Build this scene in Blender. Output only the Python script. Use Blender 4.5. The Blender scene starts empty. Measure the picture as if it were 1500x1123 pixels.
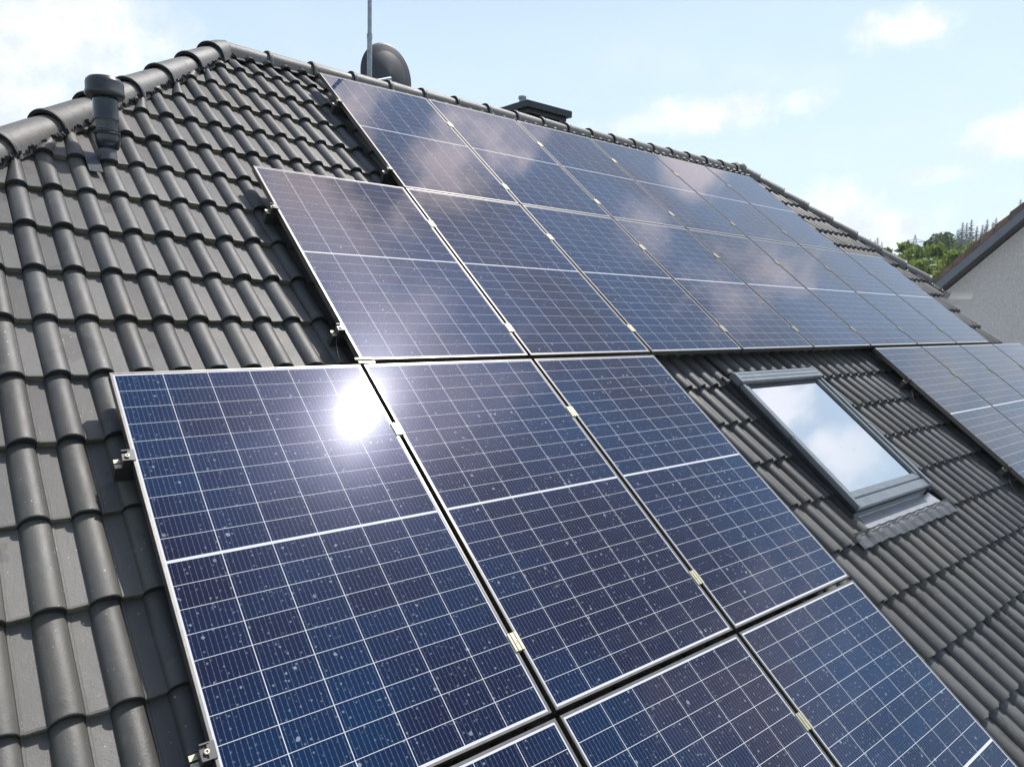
import bpy, bmesh, math, random
import numpy as np
from mathutils import Vector, Matrix, Euler
random.seed(7)
PI = math.pi
S = bpy.context.scene
COL = S.collection

# ------------------------------------------------------------------ camera
Rw = ((0.77021201, -0.63730531, 0.02480724), (-0.04611381, -0.09444024, -0.99446194), (0.63611868, 0.76480258, -0.10212759))
CAM = Vector((-1.62923, -3.04683, 5.47513))
FPX = 1058.673
cd = bpy.data.cameras.new('camera'); cam = bpy.data.objects.new('camera', cd); COL.objects.link(cam)
m = Matrix(((Rw[0][0], -Rw[1][0], -Rw[2][0]), (Rw[0][1], -Rw[1][1], -Rw[2][1]), (Rw[0][2], -Rw[1][2], -Rw[2][2]))).to_4x4()
m.translation = CAM; cam.matrix_world = m
cd.sensor_width = 36; cd.lens = FPX * 36 / 1500; cd.clip_start = 0.05; cd.clip_end = 6000
S.camera = cam

# ------------------------------------------------------------------ sun and exposure
SUN_AZ, SUN_EL = math.radians(9.0), math.radians(62.2)
sd = Vector((math.cos(SUN_EL) * math.cos(SUN_AZ), math.cos(SUN_EL) * math.sin(SUN_AZ), math.sin(SUN_EL)))
ld = bpy.data.lights.new('sun', 'SUN'); ld.energy = 3.4; ld.angle = math.radians(0.53); ld.color = (1, 0.96, 0.90)
sun = bpy.data.objects.new('sun', ld); COL.objects.link(sun)
sun.rotation_euler = sd.to_track_quat('Z', 'Y').to_euler(); sun.location = (0, 0, 60)
S.view_settings.view_transform = 'Standard'; S.view_settings.look = 'None'
S.view_settings.exposure = 0.55; S.view_settings.gamma = 1; S.view_settings.use_curve_mapping = False

# ------------------------------------------------------------------ node helper
class NT:
    def __init__(s, tree): s.t = tree; s.n = tree.nodes; s.l = tree.links
    def new(s, typ, **kw):
        n = s.n.new(typ)
        for k, v in kw.items(): setattr(n, k, v)
        return n
    def put(s, sock, v):
        if isinstance(v, bpy.types.NodeSocket): s.l.new(v, sock)
        elif isinstance(v, (tuple, list)) and len(v) == 3 and sock.type == 'RGBA': sock.default_value = (*v, 1)
        else: sock.default_value = v
    def math(s, op, a, b=None, c=None, clamp=False):
        n = s.new('ShaderNodeMath', operation=op); n.use_clamp = clamp
        s.put(n.inputs[0], a)
        if b is not None: s.put(n.inputs[1], b)
        if c is not None: s.put(n.inputs[2], c)
        return n.outputs[0]
    def vmath(s, op, a, b=None):
        n = s.new('ShaderNodeVectorMath', operation=op); s.put(n.inputs[0], a)
        if b is not None: s.put(n.inputs[1], b)
        return n.outputs[0]
    def mix(s, f, a, b):
        n = s.new('ShaderNodeMix', data_type='RGBA'); s.put(n.inputs[0], f); s.put(n.inputs[6], a); s.put(n.inputs[7], b)
        return n.outputs[2]
    def ss(s, v, a, b):
        n = s.new('ShaderNodeMapRange', interpolation_type='SMOOTHSTEP'); s.put(n.inputs[0], v); n.inputs[1].default_value = a; n.inputs[2].default_value = b
        return n.outputs[0]
    def lin(s, v, a, b, c=0.0, d=1.0):
        n = s.new('ShaderNodeMapRange'); s.put(n.inputs[0], v)
        for i, q in enumerate((a, b, c, d)): n.inputs[i + 1].default_value = q
        return n.outputs[0]
    def noise(s, vec, scale, detail=3, rough=0.5, dist=0.0):
        n = s.new('ShaderNodeTexNoise'); s.put(n.inputs['Vector'], vec); n.inputs['Scale'].default_value = scale
        n.inputs['Detail'].default_value = detail; n.inputs['Roughness'].default_value = rough; n.inputs['Distortion'].default_value = dist
        return n.outputs[0]
    def vor(s, vec, scale, rnd=1.0, feature='F1'):
        n = s.new('ShaderNodeTexVoronoi', feature=feature); s.put(n.inputs['Vector'], vec); n.inputs['Scale'].default_value = scale
        n.inputs['Randomness'].default_value = rnd
        return n
    def sep(s, v):
        n = s.new('ShaderNodeSeparateXYZ'); s.put(n.inputs[0], v); return n.outputs
    def comb(s, x, y, z):
        n = s.new('ShaderNodeCombineXYZ')
        for i, q in enumerate((x, y, z)): s.put(n.inputs[i], q)
        return n.outputs[0]

def new_mat(name):
    mt = bpy.data.materials.new(name); mt.use_nodes = True; mt.node_tree.nodes.clear()
    nt = NT(mt.node_tree); out = nt.new('ShaderNodeOutputMaterial'); b = nt.new('ShaderNodeBsdfPrincipled')
    nt.l.new(b.outputs[0], out.inputs[0])
    return mt, nt, b
def simple(name, col, rough=0.5, metal=0.0, var=0.0, scale=8, bump=0.0, spec=0.5, coat=0.0):
    mt, nt, b = new_mat(name)
    b.inputs['Roughness'].default_value = rough; b.inputs['Metallic'].default_value = metal
    b.inputs['Specular IOR Level'].default_value = spec; b.inputs['Coat Weight'].default_value = coat
    tc = nt.new('ShaderNodeTexCoord').outputs['Object']
    if var or bump:
        nz = nt.noise(tc, scale, 5, 0.6)
        lo = tuple(c * (1 - var) for c in col); hi = tuple(min(1, c * (1 + var)) for c in col)
        nt.put(b.inputs['Base Color'], nt.mix(nt.lin(nz, 0.3, 0.7), lo, hi))
        if bump:
            bp = nt.new('ShaderNodeBump'); bp.inputs['Strength'].default_value = bump; bp.inputs['Distance'].default_value = 0.01
            nt.put(bp.inputs['Height'], nt.noise(tc, scale * 6, 4, 0.6)); nt.put(b.inputs['Normal'], bp.outputs[0])
    else: b.inputs['Base Color'].default_value = (*col, 1)
    return mt

# ------------------------------------------------------------------ world: Nishita sky with clouds in direction space
W = bpy.data.worlds.new('World'); S.world = W; W.use_nodes = True; W.node_tree.nodes.clear()
w = NT(W.node_tree)
sky = w.new('ShaderNodeTexSky', sky_type='NISHITA'); sky.sun_disc = False; sky.sun_elevation = SUN_EL
sky.sun_rotation = math.radians(90) - SUN_AZ; sky.altitude = 300; sky.air_density = 1.0; sky.dust_density = 1.0; sky.ozone_density = 1.0
dirv = w.new('ShaderNodeTexCoord').outputs['Generated']
dn = w.vmath('NORMALIZE', dirv); dx, dy, dz = w.sep(dn)
AZ = w.math('MULTIPLY', w.math('ARCTAN2', dy, dx), 57.29578)
EL = w.math('MULTIPLY', w.math('ARCSINE', dz), 57.29578)
def pxdir(px, py):
    v = Vector(((px - 750) / FPX, (py - 561.5) / FPX, 1))
    d = Vector((sum(Rw[j][i] * v[j] for j in range(3)) for i in range(3))); d.normalize()
    return math.degrees(math.atan2(d.y, d.x)), math.degrees(math.asin(d.z))
# clouds seen in the photograph (picture position -> heading and elevation, half sizes in degrees)
blobs = [(30, 50, 7.0, 3.8, 1.05), (150, 38, 4.5, 1.9, .95), (-60, 90, 7, 4, 1.0), (66, 150, 1.2, .8, .8), (1333, 44, 2.3, 1.0, 1.15), (1040, 172, 3.6, 1.1, .95), (1095, 155, 1.8, .9, .9),
         (1172, 148, 2.0, .8, .6), (1480, 198, 2.2, 1.2, 1.1), (1370, 258, 2.2, .5, .7), (1215, 305, 3.4, 1.6, 1.0), (1290, 335, 4.4, 1.4, 1.0), (935, 185, 3.2, .6, .6),
         (1500, 340, 4.0, 1.5, .6), (1140, 290, 2.2, .7, .5)]
wob = w.noise(dn, 9.0, 5, 0.62); wob2 = w.noise(dn, 38.0, 4, 0.6)
wsum = w.math('ADD', w.math('MULTIPLY', w.math('SUBTRACT', wob, 0.5), 3.0), w.math('MULTIPLY', w.math('SUBTRACT', wob2, 0.5), 1.5))
mask = None
for (px, py, sa, se, amp) in blobs:
    a0, e0 = pxdir(px, py)
    ca = math.cos(math.radians(e0))
    ax = w.math('MULTIPLY', w.math('SUBTRACT', AZ, a0), ca / sa); ex = w.math('DIVIDE', w.math('SUBTRACT', EL, e0), se)
    d2 = w.math('SQRT', w.math('ADD', w.math('MULTIPLY', ax, ax), w.math('MULTIPLY', ex, ex)))
    v = w.math('MULTIPLY', w.ss(w.math('SUBTRACT', d2, wsum), 1.70, 0.25), amp)
    mask = v if mask is None else w.math('MAXIMUM', mask, v)
# the part of the sky behind the camera's back that the panels and the skylight mirror: soft broken cloud
def refl(px, py):
    v = Vector(((px - 750) / FPX, (py - 561.5) / FPX, 1)); d = Vector([sum(Rw[j][i] * v[j] for j in range(3)) for i in range(3)]).normalized()
    n = Vector((0, -math.sin(math.radians(38.1)), math.cos(math.radians(38.1)))); r = d - 2 * d.dot(n) * n
    return r
soft = w.math('ADD', w.math('MULTIPLY', w.math('SUBTRACT', w.noise(dn, 6.5, 5, 0.62, .5), 0.5), 4.2), w.math('MULTIPLY', w.math('SUBTRACT', w.noise(dn, 26, 4, 0.6), 0.5), 1.5))
over = None
for (px, py, rad, amp) in [(430, 300, 8.5, 1.0), (500, 390, 6.0, .9), (560, 470, 5.5, .8), (640, 590, 5.5, .6), (640, 240, 4.2, .9), (510, 200, 4.5, .6), (670, 165, 2.5, .4), (745, 180, 2.2, .35), (1010, 240, 2.0, .55), (945, 335, 2.3, .5), (1075, 440, 3.4, .7),
                            (1150, 400, 2.2, .6), (1390, 560, 4.0, .55), (1440, 640, 4.5, .6), (1135, 590, 2.8, .32), (1245, 665, 3.0, .38), (1470, 530, 4.0, .5), (1130, 1000, 8, .35), (700, 640, 4, .3), (580, 560, 4, .4), (610, 650, 3.5, .35), (530, 480, 5, .8)]:
    r = refl(px, py)
    dt = w.new('ShaderNodeVectorMath', operation='DISTANCE'); w.put(dt.inputs[0], dn); dt.inputs[1].default_value = r
    d1 = w.math('DIVIDE', dt.outputs['Value'], math.radians(rad))
    v = w.math('MULTIPLY', w.ss(w.math('SUBTRACT', d1, soft), 1.45, 0.1), amp)
    over = v if over is None else w.math('MAXIMUM', over, v)
zc = w.math('MAXIMUM', dz, 0.06)
plane = w.comb(w.math('DIVIDE', dx, zc), w.math('DIVIDE', dy, zc), 0.0)
thin = w.math('MULTIPLY', w.ss(w.noise(plane, 0.8, 5, 0.6), 0.40, 0.8), w.lin(EL, 10, 40, 0.25, 0.05))
mask = w.math('MAXIMUM', w.math('MAXIMUM', mask, over), 0.0)
mask = w.math('MAXIMUM', w.math('MINIMUM', mask, 1.0), thin)
cloudcol = w.mix(w.ss(w.noise(dn, 17, 5, 0.65), 0.36, 0.62), (6.2, 6.7, 7.2), (7.9, 8.1, 8.3))
cloudcol = w.mix(w.ss(EL, 18, 34), cloudcol, (20.0, 16.4, 15.2))
veil = w.math('ADD', w.lin(EL, 4, 26, 0.55, 0.30), w.lin(EL, 20, 55, 0.22, -0.30))
veil = w.math('MAXIMUM', veil, 0.0)
skc = w.mix(veil, sky.outputs[0], (6.0, 7.4, 8.5))
final = w.mix(mask, skc, cloudcol)
# bright aureole of the thin cloud round the sun
sdn = w.new('ShaderNodeVectorMath', operation='DISTANCE'); w.put(sdn.inputs[0], dn); sdn.inputs[1].default_value = sd
gl = w.math('EXPONENT', w.math('MULTIPLY', sdn.outputs['Value'], -1 / math.radians(3.6)))
gl = w.math('MULTIPLY', gl, w.lin(w.noise(dn, 8, 4, .6), .3, .7, .6, 1.3))
ga = w.new('ShaderNodeVectorMath', operation='SCALE'); ga.inputs[0].default_value = (95, 84, 104); w.put(ga.inputs['Scale'], gl)
final = w.vmath('ADD', final, ga.outputs[0])
bg = w.new('ShaderNodeBackground'); w.put(bg.inputs[0], final); bg.inputs[1].default_value = 0.10
wo = w.new('ShaderNodeOutputWorld'); w.l.new(bg.outputs[0], wo.inputs[0])
W.cycles.sampling_method = 'MANUAL'; W.cycles.sample_map_resolution = 1024

# ------------------------------------------------------------------ roof frame: u along eaves, v up the slope, z off the panel plane
A = math.radians(38.1); Z0 = 5.2; CA, SA = math.cos(A), math.sin(A)
def RW(u, v, z=0.0): return Vector((u, v * CA - z * SA, Z0 + v * SA + z * CA))
def proj(p):
    d = Vector(p) - CAM
    c = [sum(Rw[i][j] * d[j] for j in range(3)) for i in range(3)]
    if c[2] < 0.05: return None
    return 750 + FPX * c[0] / c[2], 561.5 + FPX * c[1] / c[2]

# ------------------------------------------------------------------ mesh helpers
def link(name, me, parent=None, mats=None):
    o = bpy.data.objects.new(name, me); COL.objects.link(o)
    if parent is not None: o.parent = parent
    if mats and me is not None and not me.materials:
        for q in (mats if isinstance(mats, (list, tuple)) else [mats]): me.materials.append(q)
    return o
def from_bm(name, bm, mats, parent=None, smooth=None):
    me = bpy.data.meshes.new(name); bm.normal_update(); bm.to_mesh(me); bm.free()
    if smooth is not None:
        for p in me.polygons: p.use_smooth = True
        me.set_sharp_from_angle(angle=math.radians(smooth))
    return link(name, me, parent, mats)
def raw(name, V, F, mats, parent=None, smooth=None, mi=None):
    me = bpy.data.meshes.new(name); me.from_pydata([tuple(v) for v in V], [], F); me.update()
    if mats:
        for q in (mats if isinstance(mats, (list, tuple)) else [mats]): me.materials.append(q)
    if mi is not None: me.polygons.foreach_set('material_index', mi)
    if smooth is not None:
        for p in me.polygons: p.use_smooth = True
        me.set_sharp_from_angle(angle=math.radians(smooth))
    return link(name, me, parent)
def bx(bm, x0, x1, y0, y1, z0, z1, M=None, mi=0):
    vs = [Vector(c) for c in ((x0, y0, z0), (x1, y0, z0), (x1, y1, z0), (x0, y1, z0), (x0, y0, z1), (x1, y0, z1), (x1, y1, z1), (x0, y1, z1))]
    if M is not None: vs = [M @ v for v in vs]
    v = [bm.verts.new(q) for q in vs]
    for f in ((3, 2, 1, 0), (4, 5, 6, 7), (0, 1, 5, 4), (1, 2, 6, 5), (2, 3, 7, 6), (3, 0, 4, 7)):
        fc = bm.faces.new([v[i] for i in f]); fc.material_index = mi
def cyl(bm, p0, p1, r0, r1=None, n=16, caps=True, mi=0):
    r1 = r0 if r1 is None else r1; p0, p1 = Vector(p0), Vector(p1); d = (p1 - p0).normalized()
    a = d.orthogonal().normalized(); b = d.cross(a)
    A0 = [bm.verts.new(p0 + (a * math.cos(t) + b * math.sin(t)) * r0) for t in [2 * PI * i / n for i in range(n)]]
    B0 = [bm.verts.new(p1 + (a * math.cos(t) + b * math.sin(t)) * r1) for t in [2 * PI * i / n for i in range(n)]]
    for i in range(n): bm.faces.new((A0[i], A0[(i + 1) % n], B0[(i + 1) % n], B0[i])).material_index = mi
    if caps: bm.faces.new(A0[::-1]).material_index = mi; bm.faces.new(B0).material_index = mi
def lathe(bm, base, prof, n=32, axis=Vector((0, 0, 1)), close=True):
    base = Vector(base); a = axis.orthogonal().normalized(); b = axis.cross(a); rings = []
    for (r, h) in prof:
        rings.append([bm.verts.new(base + axis * h + (a * math.cos(2 * PI * i / n) + b * math.sin(2 * PI * i / n)) * max(r, 1e-4)) for i in range(n)])
    for k in range(len(rings) - 1):
        for i in range(n): bm.faces.new((rings[k][i], rings[k][(i + 1) % n], rings[k + 1][(i + 1) % n], rings[k + 1][i]))
    if close: bm.faces.new(rings[0][::-1]); bm.faces.new(rings[-1])
def tube(bm, pts, r, n=8):
    pts = [Vector(p) for p in pts]; rings = []
    for i, p in enumerate(pts):
        d = (pts[min(i + 1, len(pts) - 1)] - pts[max(i - 1, 0)]).normalized(); a = d.cross(Vector((0.1, 0.2, 1))).normalized(); b = d.cross(a)
        rings.append([bm.verts.new(p + (a * math.cos(2 * PI * j / n) + b * math.sin(2 * PI * j / n)) * r) for j in range(n)])
    for k in range(len(rings) - 1):
        for j in range(n): bm.faces.new((rings[k][j], rings[k][(j + 1) % n], rings[k + 1][(j + 1) % n], rings[k + 1][j]))
    bm.faces.new(rings[0][::-1]); bm.faces.new(rings[-1])
def empty(name, loc=(0, 0, 0), rot=(0, 0, 0)):
    o = bpy.data.objects.new(name, None); o.empty_display_size = 0.2; COL.objects.link(o); o.location = loc; o.rotation_euler = rot; return o
def tag(o, label=None, cat=None, group=None, kind=None):
    if label: o['label'] = label
    if cat: o['category'] = cat
    if group: o['group'] = group
    if kind: o['kind'] = kind
    return o
ROOFROT = (A, 0, 0)

# ------------------------------------------------------------------ materials
def tile_material(name, cap=False, pan=False):
    mt, nt, b = new_mat(name)
    pos = nt.new('ShaderNodeNewGeometry').outputs['Position']; rnd = nt.new('ShaderNodeObjectInfo').outputs['Random']
    n1 = nt.noise(pos, 7, 6, 0.6); n2 = nt.noise(pos, 70, 4, 0.65); n3 = nt.noise(pos, 1.3, 3, 0.5)
    base = nt.mix(nt.lin(n1, 0.3, 0.7), (0.052, 0.055, 0.056), (0.090, 0.091, 0.087))
    sx, sy, sz = nt.sep(pos); vv = nt.math('ADD', nt.math('MULTIPLY', sy, CA), nt.math('MULTIPLY', sz, SA))
    st = nt.noise(nt.comb(nt.math('MULTIPLY', sx, 34), nt.math('MULTIPLY', vv, 3.2), 0.0), 1.0, 4, .6)
    base = nt.mix(nt.math('MULTIPLY', nt.ss(st, .5, .75), .5), base, (0.105, 0.102, 0.092)); base = nt.mix(nt.math('MULTIPLY', nt.ss(st, .46, .28), .4), base, (0.026, 0.027, 0.029))
    base = nt.mix(nt.math('MULTIPLY', nt.ss(n3, 0.45, 0.65), 0.6), base, (0.088, 0.080, 0.062))
    n6 = nt.noise(pos, 13, 6, .72); base = nt.mix(nt.math('MULTIPLY', nt.ss(n6, .56, .66), .45), base, (0.125, 0.122, 0.105))
    base = nt.mix(nt.math('MULTIPLY', nt.ss(n2, 0.55, 0.75), 0.30), base, (0.11, 0.11, 0.105))
    if pan: base = nt.mix(0.40, base, (0.160, 0.154, 0.140))
    if cap:
        base = nt.mix(0.45, base, (0.19, 0.185, 0.170)); base = nt.mix(nt.math('MULTIPLY', nt.ss(nt.noise(pos, 28, 5, .7), .5, .68), .5), base, (0.055, 0.05, 0.045))
    # damp dark patches with a shape of their own and pale specks of bird lime and grit
    n4 = nt.noise(pos, 5.2, 3, 0.5, 0.6)
    base = nt.mix(nt.math('MULTIPLY', nt.ss(n4, 0.63, 0.66), 0.35), base, (0.022, 0.023, 0.025))
    v = nt.vor(pos, 26); r1 = nt.sep(v.outputs['Color'])[0]
    spk = nt.math('MULTIPLY', nt.ss(v.outputs['Distance'], 0.10, 0.05), nt.math('GREATER_THAN', r1, 0.72))
    v2 = nt.vor(pos, 75); r2 = nt.sep(v2.outputs['Color'])[0]
    spk2 = nt.math('MULTIPLY', nt.ss(v2.outputs['Distance'], 0.17, 0.08), nt.math('GREATER_THAN', r2, 0.90))
    base = nt.mix(nt.math('MULTIPLY', nt.math('MAXIMUM', spk, spk2), 0.85), base, (0.42, 0.42, 0.38))
    hsv = nt.new('ShaderNodeHueSaturation'); nt.put(hsv.inputs['Color'], base); nt.put(hsv.inputs['Value'], nt.lin(rnd, 0, 1, 0.76, 1.22))
    hsv.inputs['Saturation'].default_value = .9
    nt.put(b.inputs['Base Color'], hsv.outputs[0])
    nt.put(b.inputs['Roughness'], nt.lin(n1, 0.25, 0.75, 0.45, 0.61)); b.inputs['Specular IOR Level'].default_value = 0.55
    bp = nt.new('ShaderNodeBump'); bp.inputs['Strength'].default_value = 0.5 if cap else 0.25; bp.inputs['Distance'].default_value = 0.004
    nt.put(bp.inputs['Height'], nt.math('ADD', nt.noise(pos, 160, 4, 0.7), nt.math('MULTIPLY', nt.noise(pos, 22, 3, 0.5), 1.2))); nt.put(b.inputs['Normal'], bp.outputs[0])
    return mt
M_tile = tile_material('dark_concrete_tile'); M_cap = tile_material('weathered_ridge_tile', True)
M_pan = tile_material('pale_tile_pan', False, True)  # flat pans get a paler mix of the tile colour
M_moss = simple('mossy_tile_edge', (0.12, 0.105, 0.072), 0.9, var=0.6, scale=20, bump=0.6)
M_edge = simple('dark_tile_edge', (0.018, 0.018, 0.018), 0.8, var=0.4, scale=30, bump=0.4)  # near-black: the shade on the roll noses is put into the colour
M_under = simple('roofing_underlay', (0.010, 0.010, 0.011), 0.9)
M_frame = simple('module_frame_metal', (0.20, 0.19, 0.175), 0.33, 0.85, var=0.15, scale=30)
M_alu = simple('bright_aluminium', (0.52, 0.49, 0.36), 0.5, 0.55, var=0.12, scale=40)
M_black = simple('black_plastic', (0.012, 0.012, 0.013), 0.45)
M_rail = simple('dark_rail_metal', (0.10, 0.10, 0.10), 0.4, 0.8)
M_steel = simple('galvanised_steel', (0.32, 0.35, 0.38), 0.5, 0.5, var=0.25, scale=30)
M_clad = simple('window_cover_metal', (0.22, 0.245, 0.26), 0.36, 0.55, var=0.12, scale=14)
M_cladd = simple('window_dark_metal', (0.045, 0.052, 0.058), 0.4, 0.4, var=0.2, scale=14)
M_flash = simple('flashing_sheet', (0.30, 0.31, 0.33), 0.42, 0.55, var=0.10, scale=10)
M_skirt = simple('pleated_flashing', (0.25, 0.255, 0.26), 0.55, 0.2, var=0.2, scale=30)
M_foil = simple('black_ridge_foil', (0.020, 0.020, 0.021), 0.55)
M_pipe = simple('anthracite_plastic_pipe', (0.012, 0.020, 0.030), 0.18, var=0.15, scale=10, coat=0.3)
M_pipecap = simple('weathered_pipe_cap', (0.035, 0.036, 0.040), 0.3, var=0.3, scale=18)
M_pipeworn = simple('worn_pipe_socket', (0.075, 0.080, 0.088), 0.35, var=0.5, scale=26)
M_slate = simple('chimney_metal', (0.024, 0.030, 0.034), 0.5, 0.2, var=0.2, scale=6)
M_slate2 = simple('chimney_cladding', (0.030, 0.030, 0.036), 0.55, var=0.25, scale=6)
M_dish = simple('dish_enamel', (0.045, 0.046, 0.054), 0.5, var=0.12, scale=5)
M_wallw = simple('house_render', (0.62, 0.61, 0.57), 0.9, var=0.06, scale=6, bump=0.4)
M_wood = simple('soffit_boards', (0.09, 0.07, 0.05), 0.8, var=0.3, scale=10)

def glass_coat(nt, b, base, dustamt=1.0, speck=(0.40, 0.46, 0.52)):
    """the glass over a module: clear coat with dried rain spots and dust (fixed to the place)"""
    pos = nt.new('ShaderNodeNewGeometry').outputs['Position']
    v = nt.vor(pos, 30); r = nt.sep(v.outputs['Color'])
    rad = nt.math('MULTIPLY', nt.math('POWER', r[1], 2.6), 0.16)
    d = nt.math('SUBTRACT', v.outputs['Distance'], nt.math('ADD', rad, nt.math('MULTIPLY', nt.math('SUBTRACT', nt.noise(pos, 120, 3, 0.6), 0.35), 0.34)))
    s1 = nt.math('MULTIPLY', nt.ss(d, 0.05, -0.04), nt.math('GREATER_THAN', r[0], 0.42))
    v2 = nt.vor(pos, 62); rr = nt.sep(v2.outputs['Color'])
    s2 = nt.math('MULTIPLY', nt.ss(v2.outputs['Distance'], 0.30, 0.12), nt.math('MULTIPLY', nt.math('GREATER_THAN', rr[0], 0.45), rr[1]))
    clump = nt.lin(nt.noise(pos, 4.5, 4, 0.6), 0.3, 0.7, 0.35, 1.0)
    sp = nt.math('MULTIPLY', nt.math('MULTIPLY', nt.math('MAXIMUM', s1, nt.math('MULTIPLY', s2, 0.8)), clump), 0.62 * dustamt)
    film = nt.math('MULTIPLY', nt.lin(nt.noise(pos, 1.6, 5, 0.6), 0.25, 0.75), 0.004)
    c = nt.mix(film, base, (0.30, 0.26, 0.25))
    c = nt.mix(sp, c, speck)
    nt.put(b.inputs['Base Color'], c)
    b.inputs['IOR'].default_value = 1.5; b.inputs['Specular Tint'].default_value = (0.50, 0.66, 1.0, 1)
    b.inputs['Coat Weight'].default_value = .08; b.inputs['Coat Roughness'].default_value = .17; b.inputs['Coat IOR'].default_value = 1.3; b.inputs['Coat Tint'].default_value = (1, 1, 1, 1)
    nt.put(b.inputs['Roughness'], nt.lin(nt.noise(pos, 30, 3, 0.6), 0.3, 0.7, 0.022, 0.028))
    bp = nt.new('ShaderNodeBump'); bp.inputs['Strength'].default_value = 0.06; bp.inputs['Distance'].default_value = 0.0003
    nt.put(bp.inputs['Height'], nt.noise(pos, 200, 2, 0.5)); nt.put(b.inputs['Normal'], bp.outputs[0])
def cell_material():
    mt, nt, b = new_mat('solar_cell_silicon')
    uv = nt.new('ShaderNodeUVMap').outputs[0]; x, y, _ = nt.sep(uv)
    pos = nt.new('ShaderNodeNewGeometry').outputs['Position']; rnd = nt.new('ShaderNodeObjectInfo').outputs['Random']
    NB = 10
    fx = nt.math('ABSOLUTE', nt.math('SUBTRACT', nt.math('FRACT', nt.math('MULTIPLY', x, NB)), 0.5))
    bus = nt.ss(fx, 0.038, 0.022)
    # solder pads along each busbar
    fy = nt.math('ABSOLUTE', nt.math('SUBTRACT', nt.math('FRACT', nt.math('MULTIPLY', y, 4)), 0.5))
    pad = nt.math('MULTIPLY', nt.ss(fx, 0.085, 0.06), nt.ss(fy, 0.075, 0.05))
    big = nt.noise(pos, 0.75, 2, 0.45); sm = nt.noise(pos, 9, 3, 0.5)
    col = nt.mix(nt.lin(nt.math('ADD', nt.math('MULTIPLY', big, 0.93), nt.math('MULTIPLY', rnd, 0.07)), 0.38, 0.60), (0.001, 0.022, 0.066), (0.006, 0.005, 0.018))  # blue to violet reflection sheen put into the cell colour as a slow drift
    col = nt.mix(nt.math('MULTIPLY', sm, 0.3), col, (0.004, 0.006, 0.022))
    col = nt.mix(nt.math('MULTIPLY', nt.math('MAXIMUM', bus, pad), 0.27), col, (0.42, 0.46, 0.56))
    glass_coat(nt, b, col)
    return mt
M_cell = cell_material()
mt, nt, b = new_mat('white_backsheet'); glass_coat(nt, b, (0.60, 0.61, 0.62), 0.4); M_back = mt

# ------------------------------------------------------------------ ground and hills
def hill_h(x, y):
    r = math.hypot(x, y); az = math.degrees(math.atan2(y, x))
    def bump(a0, wd, r0, wr, h): return h * math.exp(-((az - a0) / wd) ** 2) * math.exp(-((r - r0) / wr) ** 2)
    h = bump(16, 5.0, 300, 90, 20) + bump(25, 3.2, 330, 90, 16) + bump(-5, 14, 420, 120, 26) + bump(60, 30, 700, 220, 22) + bump(-60, 40, 700, 200, 30) + bump(140, 50, 700, 200, 30)
    return h * min(1, max(0, (r - 60) / 100)) + 0.4 * math.sin(x * .05) * math.cos(y * .06) * min(1, r / 80)
rs = [0, 12, 25, 40, 60, 85, 115, 150, 185, 220, 255, 290, 325, 360, 400, 460, 540, 640, 780, 1000, 1400, 2200, 3500]
NA = 180; V = [(0, 0, 0)]; F = []
for r in rs[1:]:
    for i in range(NA):
        t = 2 * PI * i / NA; x, y = r * math.cos(t), r * math.sin(t); V.append((x, y, hill_h(x, y) if r < 1400 else 0))
for i in range(NA): F.append((0, 1 + i, 1 + (i + 1) % NA))
for k in range(len(rs) - 2):
    for i in range(NA): a_, b_ = 1 + k * NA + i, 1 + k * NA + (i + 1) % NA; F.append((a_, a_ + NA, b_ + NA, b_))
mt, nt, b = new_mat('grass_and_field'); pos = nt.new('ShaderNodeNewGeometry').outputs['Position']
c1 = nt.mix(nt.lin(nt.noise(pos, 0.25, 6, 0.6), .3, .7), (0.075, 0.090, 0.045), (0.13, 0.13, 0.085))
gx, gy, gz = nt.sep(pos); rr2 = nt.math('SQRT', nt.math('ADD', nt.math('POWER', nt.math('SUBTRACT', gx, 10.0), 2.0), nt.math('POWER', nt.math('SUBTRACT', gy, 2.0), 2.0)))
field = nt.mix(nt.lin(nt.noise(pos, 0.02, 3, 0.6), .4, .6), c1, (0.035, 0.065, 0.022))
bounce_patch = nt.mix(nt.lin(nt.noise(pos, 3.0, 5, 0.6), .3, .7), (0.36, 0.35, 0.33), (0.46, 0.45, 0.42))  # unseen pale ground, added to bounce sunlight onto the neighbouring wall
nt.put(b.inputs['Base Color'], nt.mix(nt.ss(nt.math('ADD', rr2, nt.math('MULTIPLY', nt.noise(pos, .3, 2, .5), 3)), 21.0, 20.5), field, bounce_patch)); b.inputs['Roughness'].default_value = 0.95
tag(raw('ground', V, F, mt, smooth=60), kind='structure')

# ------------------------------------------------------------------ THE HOUSE
house = tag(empty('tiled_house', (4, 3.2, 0)), 'dark grey tiled house roof with a half hip, covered by rows of solar panels', 'house')
def hp(o, parent=None):                          # parent to the house (or a part of it) keeping the world position
    p = parent or house
    o.parent = p; bpy.context.view_layer.update() if False else None
    o.matrix_parent_inverse = Matrix.Translation(-house.location) if p is house else Matrix.Identity(4)
    return o
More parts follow.
